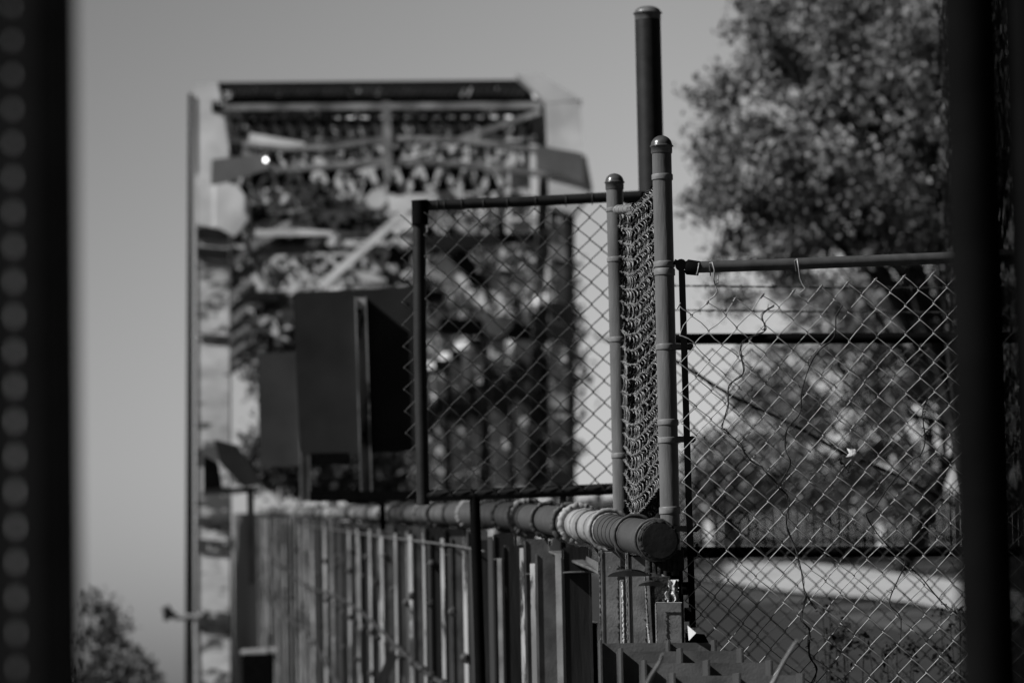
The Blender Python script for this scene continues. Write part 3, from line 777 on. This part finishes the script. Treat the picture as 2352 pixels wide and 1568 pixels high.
for sh, dd, jt in ((0, 0, 1.3), (-13, .07, 1.6)):
    bm_ = bmap_factory(sh, dd, jt); g = MB()
    for r_ in range(0, 21):
        for ph in (0, math.pi):
            g.tube([bm_(c*.2, r_+.05*math.sin(c*.85+ph)+.05*noise.noise((c*.08, r_*.7, 1)), .0025*math.cos(c*.85+ph)) for c in range(0, 101)], .0009, 5)
        c = 0
        while c < 20 and r_ < 20:
            o = random.uniform(-.3, .3); k_ = random.uniform(-.1, .6)
            g.tube([bm_(c+o-.15, r_+.02, 0), bm_(c+o+k_, r_+.22, .004), bm_(c+o+k_*1.1, r_+.55, .005), bm_(c+o+k_*.8, r_+.85, .003), bm_(c+o+.1, r_+1.0, 0)], .00115, 5)
            c += random.uniform(.55, 1.15)
    if dd == 0:
        for c in range(0, 60):      # frayed tips along the top
            u = c/3; q = random.uniform(.15, .55)
            g.tube([bm_(u, 0, 0), bm_(u+.25, -q*.6, .003), bm_(u+random.uniform(-.5, .7), -q, 0)], .0013, 5)
    g.build('mesh_layer', M_wire if dd == 0 else M_wired, BZ)
for sh, dd in ((9, .16), (-17, .22), (4, .28), (15, .34), (-5, .4)):
    g = MB(); chain(g, 20, 21, bmap_factory(sh, dd, 2), .003, amp=.4, dep=.006, n=5); g.build('mesh_layer', M_black, BZ)  # back layers coloured black to put deep shade between the folds
g = MB(); a = P(1416, 482, 10.8); b = P(1462, 478, 10.45); g.tube([a, b], S(9.5, 10.6), 20); hr = g.build('spreader_pipe', M_band, BZ)
for k in range(5):
    g = MB(); q = a.lerp(b, .1+k*.2); g.ring(q, b-a, S(10, 10.6), .0018, 24, 6)
    g.build('wire_coil', M_wire, hr)

# --- outrigger panel further back
pb = P(1210, 1130, 12.9); pb.z = pb.z-.1
OZ = thing('outrigger_panel', 'blurred black framed chain link panel jutting left from the short domed post', 'fence', Vector((pb.x, 12.9, TZ(pb.x, 12.9))))
DP = 12.9
g = MB(); g.tube([P(948, 473, DP), P(975, 472, DP), P(1200, 463, DP), P(1472, 449, DP)], S(12, DP), 20); g.build('top_rail', M_dark, OZ)
g = MB(); g.tube([P(968, 1138, DP), P(1200, 1131, DP), P(1482, 1118, DP)], S(13, DP), 20); g.build('bottom_rail', M_dark, OZ)
g = MB(); g.tube([P(962, 462, DP), P(965, 800, DP), P(972, 1158, DP)], S(15, DP), 20); g.build('end_post', M_dark, OZ)
g = MB(); g.tube([P(964, 461, DP-.01), P(965, 515, DP-.01)], S(19, DP), 16); g.tube([P(946, 476, DP), P(984, 474, DP)], S(17, DP), 16); g.build('corner_fitting', M_black, OZ)
g = MB(); g.tube([P(1450, 440, 13.0), P(1452, 462, 13.0)], S(11, DP), 12); g.tube([P(1440, 455, 13.0), P(1478, 452, 13.1)], S(14, DP), 12); g.build('corner_fitting', M_black, OZ)
g = MB(); g.tube([P(1090, 1136, DP), P(1102, 1500, DP), P(1150, 3200, DP)], S(12, DP), 16); g.build('leg', M_black, OZ)
g = MB(); g.tube([P(1293, 1128, DP), P(1300, 3000, DP)], S(7, DP), 12); g.build('leg', M_dark, OZ)
def omap(c, r_, w_):
    px = 975+c*25.2+r_*.55; py = 486+r_*25.1-(px-975)*.034
    px += 4*noise.noise((c*.2, r_*.2, 1)); py += 4*noise.noise((c*.2, r_*.2, 11))
    q = P(px, py, DP-.03); q.y -= w_; return q
g = MB(); chain(g, 17, 26, omap, .0021, amp=.06, dep=.004); g.build('mesh', M_wired, OZ)
def omap2(c, r_, w_): return omap(c-2.2, r_, w_-.06)
g = MB(); chain(g, 2, 26, omap2, .0019, amp=.06, dep=.004, n=5); g.build('mesh_edge', M_wired, OZ)
for x, y in ((1004, 466), (1020, 466), (1060, 462), (1110, 462), (1165, 460), (1230, 456), (1300, 454), (1360, 450)):
    g = MB(); q = P(x, y+6, DP); g.ring(q, (1, 0, 0), S(14, DP), .0018, 18, 5)
    g.build('wire_tie', M_wired, OZ)

# --- rear fence with barbed wire
RD = 13.5
rb_ = P(1900, 1500, RD); rb_.z = TZ(rb_.x, RD)
RZ = thing('rear_fence', 'blurred black railed chain link fence with barbed wire behind the sharp fence', 'fence', rb_)
g = MB(); g.tube([P(1500, 778, RD), P(1700, 777, RD), P(2200, 775, RD), P(3000, 772, RD)], S(12.5, RD), 18); g.build('top_rail', M_black, RZ)
g = MB(); g.tube([P(1500, 1268, RD), P(1700, 1267, RD), P(2200, 1265, RD), P(3000, 1262, RD)], S(12.5, RD), 18); g.build('middle_rail', M_black, RZ)
g = MB(); g.tube([P(2282, 640, RD), P(2340, 3000, RD)], S(15, RD), 18); g.build('line_post', M_black, RZ)
def rmap(c, r_, w_):
    px = 1500+c*22.6+r_*.5; py = 800+r_*22.6
    px += 4*noise.noise((c*.2, r_*.2, 41)); py += 4*noise.noise((c*.2, r_*.2, 51))
    q = P(px, py, RD-.03); q.y -= w_; return q
g = MB(); chain(g, 60, 44, rmap, .0021, amp=.06, dep=.004, n=5); g.build('mesh', M_wired, RZ)
for yy in (655, 711):
    g = MB(); pts = []; pts2 = []
    for k in range(121):
        x = 1500+k*12; y = yy+6*math.sin((x-1500)/1500*math.pi)
        o = 1.6
        pts.append(P(x, y+o*math.sin(k*1.3), RD)); pts2.append(P(x, y-o*math.sin(k*1.3), RD+.004*math.cos(k*1.3)))
    g.tube(pts, .0017, 5); g.tube(pts2, .0017, 5)
    for x in range(1545, 2900, 62 if yy > 700 else 78):
        for a in (.6, 2.2, 3.7, 5.2):
            q = P(x+random.uniform(-4, 4), yy+6*math.sin((x-1500)/1500*math.pi), RD)
            g.tube([q, q+Vector((math.cos(a)*.4, .3*math.sin(a*3), math.sin(a)))*.016], [.0022, .0006], 5)
    g.build('barbed_wire', M_wired, RZ)
# fallen cable sloping behind the fence
g = MB(); pts = [z5(*p) for p in ((40, 740), (110, 785), (300, 905), (430, 985), (640, 1085), (860, 1190), (1080, 1320), (1330, 1420), (1560, 1530), (1800, 1660))]
g.tube([P(x, y, 14.6+.1*k) for k, (x, y) in enumerate(pts)], .0065, 8)
tag(g.build('fallen_branch', M_bark), 'thin dark branch slanting down to the right behind the rear fence', 'branch')

# ---------------------------------------------------------------- traffic sign backs
def sign(name, label, pts, D, post_pts, pm, group='backs of signs beside the bridge', pw=22, protr=.06, psm=M_lip, holes=()):
    c = P(post_pts[0][0], post_pts[0][1], D); c.z = TZ(c.x, D)
    T = thing(name, label, 'sign', c, group)
    # rounded corners
    out = []
    n = len(pts)
    for i in range(n):
        a = Vector(pts[i-1]); b = Vector(pts[i]); e = Vector(pts[(i+1) % n]); rr = 12
        p0 = b+(a-b).normalized()*rr; p1 = b+(e-b).normalized()*rr
        for k in range(5):
            t_ = k/4; out.append(p0*(1-t_)**2+b*2*t_*(1-t_)+p1*t_*t_)
    g = MB(); g.prism([P(x, y, D) for x, y in out], (0, .003, 0)); g.build('panel', pm, T)
    if pw > 24:
        g = MB(); g.prism([P(714, 1040, D-.01), P(800, 1038, D-.01), P(800, 1066, D-.01), P(714, 1068, D-.01)], (0, .006, 0)); g.build('lower_tab', M_black, T)
    a = P(*post_pts[0], D); b = P(*post_pts[1], D); d = (b-a)
    e_ = b
    w_ = S(pw, D); g = MB()
    for q0, q1 in ((-w_/2, -w_/2+.006), (w_/2-.006, w_/2)):
        g.prism([a+Vector((q0, -.004, 0)), a+Vector((q1, -.004, 0)), a+Vector((q1, -protr, 0)), a+Vector((q0, -protr, 0))], e_-a)
    g.prism([a+Vector((-w_/2+.006, -.004, 0)), a+Vector((w_/2-.006, -.004, 0)), a+Vector((w_/2-.006, -.010, 0)), a+Vector((-w_/2+.006, -.010, 0))], e_-a)
    g.build('channel_post', psm, T)
    for (hx, hy) in holes:
        g = MB(); q = P(hx, hy, D-.012); g.tube([q, q+Vector((0, -.012, 0))], .013, 6); g.build('bolt', M_black, T)
    return T
sign('sign_back', 'large dark back of a traffic sign on a channel post left of the framed panel',
     [(672, 672), (958, 658), (962, 1034), (690, 1046)], 21, [(829, 684), (843, 1148)], M_sign, pw=26, protr=.075, holes=((826, 714), (836, 996), (936, 700)))
sign('sign_back', 'smaller grey back of a traffic sign half hidden behind the large sign',
     [(592, 812), (770, 800), (776, 1066), (597, 1072)], 27, [(698, 830), (702, 1150)], mat('pale_sign_back', .055, .15, 4, .55, .2, .03), pw=22, protr=.05, psm=M_bridgem)
g = None
q = P(535, 1060, 34)
T = thing('sign_back', 'grey tilted diamond sign back at the foot of the left bridge post', 'sign', Vector((q.x, 34, TZ(q.x, 34))), 'backs of signs beside the bridge')
g = MB(); g.prism([P(492, 1008, 34), P(545, 1022, 34), P(604, 1108, 34), P(560, 1118, 34), P(505, 1062, 34)], (0, .004, 0)); g.build('panel', M_sign, T)
g = MB(); g.prism([P(468, 1045, 34.1), P(500, 1062, 34.1), P(510, 1122, 34.1), P(468, 1122, 34.1)], (0, .05, 0)); g.build('bracket', M_black, T)
g = MB(); g.beam(P(468, 1128, 34), P(590, 1124, 34), S(12, 34), .05); g.beam(P(575, 1124, 34), P(579, 1340, 34), S(15, 34), .05)
g.build('support', M_sign, T)
# dark beam the signs stand on
c = P(840, 1140, 20.9); T = thing('sign_beam', 'low dark horizontal beam under the sign backs', 'beam', Vector((c.x, 20.9, c.z)))
g = MB(); g.beam(P(712, 1139, 20.8), P(962, 1137, 20.8), S(22, 20.8), .06); g.build('beam', M_black, T)
g = MB(); g.beam(P(878, 1145, 20.9), P(880, 1215, 20.9), S(13, 20.9), .05); g.build('prop', M_black, T)

# glowing bead added in place of a sun glint on the portal, lamp arm on the left leg
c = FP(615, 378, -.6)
T = thing('added_sun_glint', 'tiny glowing bead added as a sun glint on the left bracket of the bridge portal', 'lamp', c)
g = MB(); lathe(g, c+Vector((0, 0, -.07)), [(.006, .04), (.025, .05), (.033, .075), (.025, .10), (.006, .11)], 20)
mb = bpy.data.materials.new('glowing_glint'); mb.use_nodes = True; b_ = mb.node_tree.nodes['Principled BSDF']
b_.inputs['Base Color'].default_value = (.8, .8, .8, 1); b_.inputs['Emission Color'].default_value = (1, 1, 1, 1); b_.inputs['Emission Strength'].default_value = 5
g.build('glint_bead', mb, T)
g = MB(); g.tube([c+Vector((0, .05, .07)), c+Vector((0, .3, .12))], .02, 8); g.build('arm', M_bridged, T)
c = P(450, 1416, 69)
T = thing('arm_lamp', 'small lamp on a horizontal arm sticking left from the foot of the bridge leg', 'lamp', c)
g = MB(); g.tube([P(400, 1416, 69), P(460, 1416, 69)], S(7, 69), 10); g.build('arm', M_pipel, T)
g = MB(); g.tube([P(408, 1414, 69), P(392, 1410, 69), P(384, 1400, 69), P(374, 1404, 69)], [S(5, 69), S(9, 69), S(14, 69), S(10, 69)], 12)
g.tube([P(384, 1400, 69), P(382, 1424, 69)], [S(10, 69), S(7, 69)], 10); g.build('lamp_head', M_bridged, T)
g = MB(); g.tube([P(452, 1428, 68.8), P(459, 1700, 68.8)], S(8, 69), 10); g.build('conduit', M_pipel, T)

# ---------------------------------------------------------------- near posts at the picture edges
D = 2.5
c = P(44, 784, D); b = Vector((c.x, D, 0))
T = thing('perforated_post', 'out of focus black square post with a column of round holes at the left edge', 'post', b)
hw = S(88, D); dz = .0226; r_ = .0023
H0 = .2
for nm, yy in (('front_wall', -hw), ('back_wall', hw-.003)):
    g = MB(); z = 0
    zlo, zhi = 0.9, 2.4
    # plain lengths below and above, pierced length between
    g.box(b.x-hw, b.x+hw, D+yy, D+yy+.003, -.2, zlo); g.box(b.x-hw, b.x+hw, D+yy, D+yy+.003, zhi, 2.8)
    n = int(round((zhi-zlo)/dz)); dd = (zhi-zlo)/n; hx = b.x
    rr = r_ if yy < 0 else r_*1.25
    sh = 0 if yy < 0 else (hx)*(2*hw)/D
    for k in range(n):
        za = zlo+k*dd; zc = za+dd/2+(0 if yy < 0 else (za+dd/2-EYE)*(2*hw)/D)
        zc = za+dd/2
        cx = hx+sh; i = len(g.v); m_ = 16
        rrx, rrz = (.0012, .0042) if yy < 0 else (rr*1.5, dd*.42)
        ring_ = [Vector((cx+rrx*math.cos(2*math.pi*(j+.5)/m_), D+yy, zc+rrz*math.sin(2*math.pi*(j+.5)/m_))) for j in range(m_)]
        outer = []
        for j in range(m_):
            an = 2*math.pi*(j+.5)/m_; ca, sa = math.cos(an), math.sin(an); kx = hw/abs(ca) if abs(ca) > 1e-6 else 9; kz = dd/2/abs(sa) if abs(sa) > 1e-6 else 9
            q = min(kx, kz); outer.append(Vector((b.x+ca*q, D+yy, za+dd/2+sa*q)))
        g.v += ring_+outer
        for j in range(m_):
            j2 = (j+1) % m_; g.face((i+j, i+j2, i+m_+j2, i+m_+j))
        # corner fill
        for sx in (-1, 1):
            for sz in (-1, 1):
                cv = Vector((b.x+sx*hw, D+yy, za+dd/2+sz*dd/2)); best = sorted(range(m_), key=lambda j: (outer[j]-cv).length)[:2]
                # the octant edges nearest the corner
                side = [j for j in range(m_) if abs(outer[j].x-b.x-sx*hw) < 1e-5 and (outer[j].z-za-dd/2)*sz > 0]
                flat = [j for j in range(m_) if abs(outer[j].z-za-dd/2-sz*dd/2) < 1e-5 and (outer[j].x-b.x)*sx > 0]
                if flat:
                    j1 = max(flat, key=lambda j: (outer[j].x-b.x)*sx)
                    j0 = max(side, key=lambda j: (outer[j].z-za-dd/2)*sz) if side else None
                    q = len(g.v)
                    if j0 is not None: g.v += [outer[j1], outer[j0], cv]; g.face((q, q+1, q+2))
    g.build(nm, M_lifted if yy < 0 else M_black, T)
a_ = P(96, 784, D).x; e_ = P(172, 784, D).x
g = MB(); g.box(a_, e_, D-hw-.006, D-hw-.002, -.2, 2.8); g.box(e_-.004, e_, D-hw-.0019, D+hw, -.2, 2.8); g.build('side_channel', M_black, T, bevel=.001)
g = MB(); g.box(b.x+hw-.003, b.x+hw, D-hw+.003, D+hw-.003, -.2, 2.8); g.box(b.x-hw, b.x-hw+.003, D-hw+.003, D+hw-.003, -.2, 2.8); g.build('side_wall', M_black, T)

D = 3.4
for nm, lb, xa, xb in (('dark_post', 'broad out of focus black round post near the right edge', 2184, 2318), ('dark_post', 'out of focus black post cut by the right edge of the picture', 2321, 2457)):
    a = P((xa+xb)/2, 784, D); rr = S(xb-xa, D)/2; bb_ = Vector((a.x, D, 0))
    T = thing(nm, lb, 'post', bb_)
    g = MB(); lathe(g, bb_, [(rr, -.2), (rr, 1.2), (rr, 2.7)], 48); g.build('pole', M_black, T)
    g = MB(); lathe(g, bb_+Vector((0, 0, 2.7)), [(rr*1.05, -.03), (rr*1.05, 0), (rr*.8, .03), (rr*.3, .045)], 32); g.build('cap', M_black, T)

# ---------------------------------------------------------------- vines, leaf and weeds
def smooth(pts, n=5):
    out = []
    for i in range(len(pts)-1):
        p0 = Vector(pts[max(0, i-1)]); p1 = Vector(pts[i]); p2 = Vector(pts[i+1]); p3 = Vector(pts[min(len(pts)-1, i+2)])
        for k in range(n):
            t_ = k/n; out.append(.5*((2*p1)+(-p0+p2)*t_+(2*p0-5*p1+4*p2-p3)*t_*t_+(-p0+3*p1-3*p2+p3)*t_**3))
    out.append(Vector(pts[-1])); return out
def vine(label, pts, r=.0014, dbl=False, curl=8):
    pts = smooth(pts)
    w3 = [P(x, y, 9.37+.012*math.sin(i*.7)) for i, (x, y) in enumerate(pts)]
    T = thing('vine', label, 'vine', w3[-1], 'dry vines climbing the sharp wire fence')
    g = MB(); g.tube(w3, [r*(.8+.35*noise.noise((i*.6, pts[0].x, 0))+.3) for i in range(len(w3))], 6)
    if dbl: g.tube([P(x+3.5*math.sin(i*.9), y+2*math.cos(i*.8), 9.375) for i, (x, y) in enumerate(pts)], r*.7, 5)
    for _ in range(curl):
        i = random.randrange(2, len(pts)-2); x, y = pts[i]; a = random.uniform(0, 6.28); L = random.uniform(5, 16)
        g.tube([P(x, y, 9.37), P(x+math.cos(a)*L*.5, y+math.sin(a)*L*.5+2, 9.365), P(x+math.cos(a+.6)*L, y+math.sin(a+.6)*L, 9.37)], [.0012, .001, .0006], 5)
        if random.random() < .5:
            q = P(x+random.uniform(-4, 4), y+random.uniform(-4, 4), 9.37); leaves(g, q, 3, .002, .004)
    g.build('stem', M_vine, T)
vine('long dry vine winding down the left part of the sharp wire fence', [z5(*p) for p in ((690, 430), (620, 490), (630, 590), (500, 650), (490, 740), (500, 850), (415, 920), (410, 1030), (375, 1170), (400, 1200), (470, 1270), (540, 1370), (640, 1450), (715, 1530))]+[z6(*p) for p in ((760, 250), (830, 330), (810, 480), (870, 650), (905, 780), (930, 920), (1000, 1040))], dbl=True, curl=16)
vine('second dry vine starting midway along the top of the wire fence', [z5(*p) for p in ((1110, 435), (1070, 500), (1060, 620), (965, 710), (910, 800), (860, 960), (850, 1090), (770, 1190), (760, 1310), (790, 1400), (720, 1530))], r=.0015, curl=10)
vine('dry vine hanging toward the middle rail right of the dried leaf', [z5(1630, 1000), z5(1600, 1090), z5(1615, 1250), z5(1590, 1340)]+[z6(*p) for p in ((1620, 80), (1480, 240), (1380, 390), (1330, 430), (1400, 550), (1490, 650))], r=.0015, curl=8)
vine('forked dry vine over the pale path near the dark post', [z6(*p) for p in ((1540, 700), (1580, 750), (1530, 860), (1480, 1000), (1550, 1090), (1550, 1240))], r=.0013, curl=5)
vine('short dry vine running down right from the middle rail', [z6(*p) for p in ((1590, 750), (1680, 830), (1770, 940), (1860, 1040))], r=.0015, curl=3)
vine('tangled dry vine stem near the bottom edge of the wire fence', [z6(*p) for p in ((940, 950), (910, 1100), (960, 1180), (960, 1340), (1010, 1430), (960, 1540))], r=.0018, dbl=True, curl=12)
# dried leaf
lp_ = [z5(*p) for p in ((1135, 1305), (1160, 1312), (1185, 1310), (1205, 1330), (1228, 1355), (1205, 1380), (1180, 1385), (1150, 1362), (1130, 1358), (1150, 1335))]
c = P(*z5(1175, 1345), 9.36); T = thing('dried_leaf', 'pale curled dry leaf caught in the wire fence', 'leaf', c)
g = MB(); i0 = len(g.v); g.v.append(c+Vector((0, -.008, 0)))
for k, (x, y) in enumerate(lp_): g.v.append(P(x, y, 9.365+.004*math.sin(k*2)))
for k in range(len(lp_)): g.face((0, k+1, (k+1) % len(lp_)+1), True)
ob = g.build('blade', M_dry, T); md = ob.modifiers.new('s', 'SOLIDIFY'); md.thickness = .0006
g = MB(); q = [z5(*p) for p in ((1135, 1358), (1105, 1350), (1095, 1380), (1115, 1400), (1130, 1425), (1145, 1440))]
g.tube([P(x, y, 9.37) for x, y in q], .0014, 5)
for x, y in q: leaves(g, P(x, y, 9.37), 3, .003, .006)
g.build('withered_lobe', M_vine, T)
# weeds beyond the fence
def weed(label, px, top, D, n, hpx, m=M_vine):
    c = P(px, 1500, D); z = TZ(c.x, D); T = thing('weed', label, 'weed', Vector((c.x, D, z)), 'tall weeds behind the wire fence')
    g = MB(); lg = MB()
    for _ in range(n):
        x = px+random.uniform(-.3, .3)*hpx; t_ = P(x+random.uniform(-40, 40), top+random.uniform(0, hpx*.5), D+random.uniform(-.3, .3))
        b_ = Vector((c.x+random.uniform(-.05, .05), D, z)); mid = b_.lerp(t_, .6)+Vector((random.uniform(-.04, .04), 0, .03))
        g.tube([b_, mid, t_], [.005, .003, .0015], 5)
        for k in range(5): leaves(lg, mid.lerp(t_, random.random()), 7, .022, .016)
        leaves(lg, t_, 14, .014, .010)
    g.build('stem', M_vine, T); lg.build('foliage', m, T)
weed('tall blurred weed below the middle rail left of centre of the wire fence', 1945, 1370, 12.6, 9, 190)
weed('dark blurred weed whose tip crosses the pale path beside the dark post', 2195, 1385, 12.8, 7, 190)
weed('low blurred weed at the bottom edge between the two taller ones', 2060, 1470, 12.4, 6, 110)
# fresh grass blades in front of the grating
def blade(label, pts, D):
    c = P(*pts[0], D); T = MB(); n = len(pts)
    T.tube([P(x, y, D-.02*k) for k, (x, y) in enumerate(smooth(pts, 4))], [.0055*(1-k/(4*n)) +.0008 for k in range(4*(n-1)+1)], 5)
    return tag(T.build('grass_blade', M_leaf), label, 'grass blade', 'grass blades in front of the grating')
blade('blurred grass blade crossing the left rib of the grating', [(1478, 1600), (1495, 1555), (1516, 1520), (1522, 1500)], 7.2)
blade('blurred grass blade slanting up right over the right end of the grating', [(1745, 1610), (1775, 1570), (1800, 1520), (1830, 1470)], 7.0)
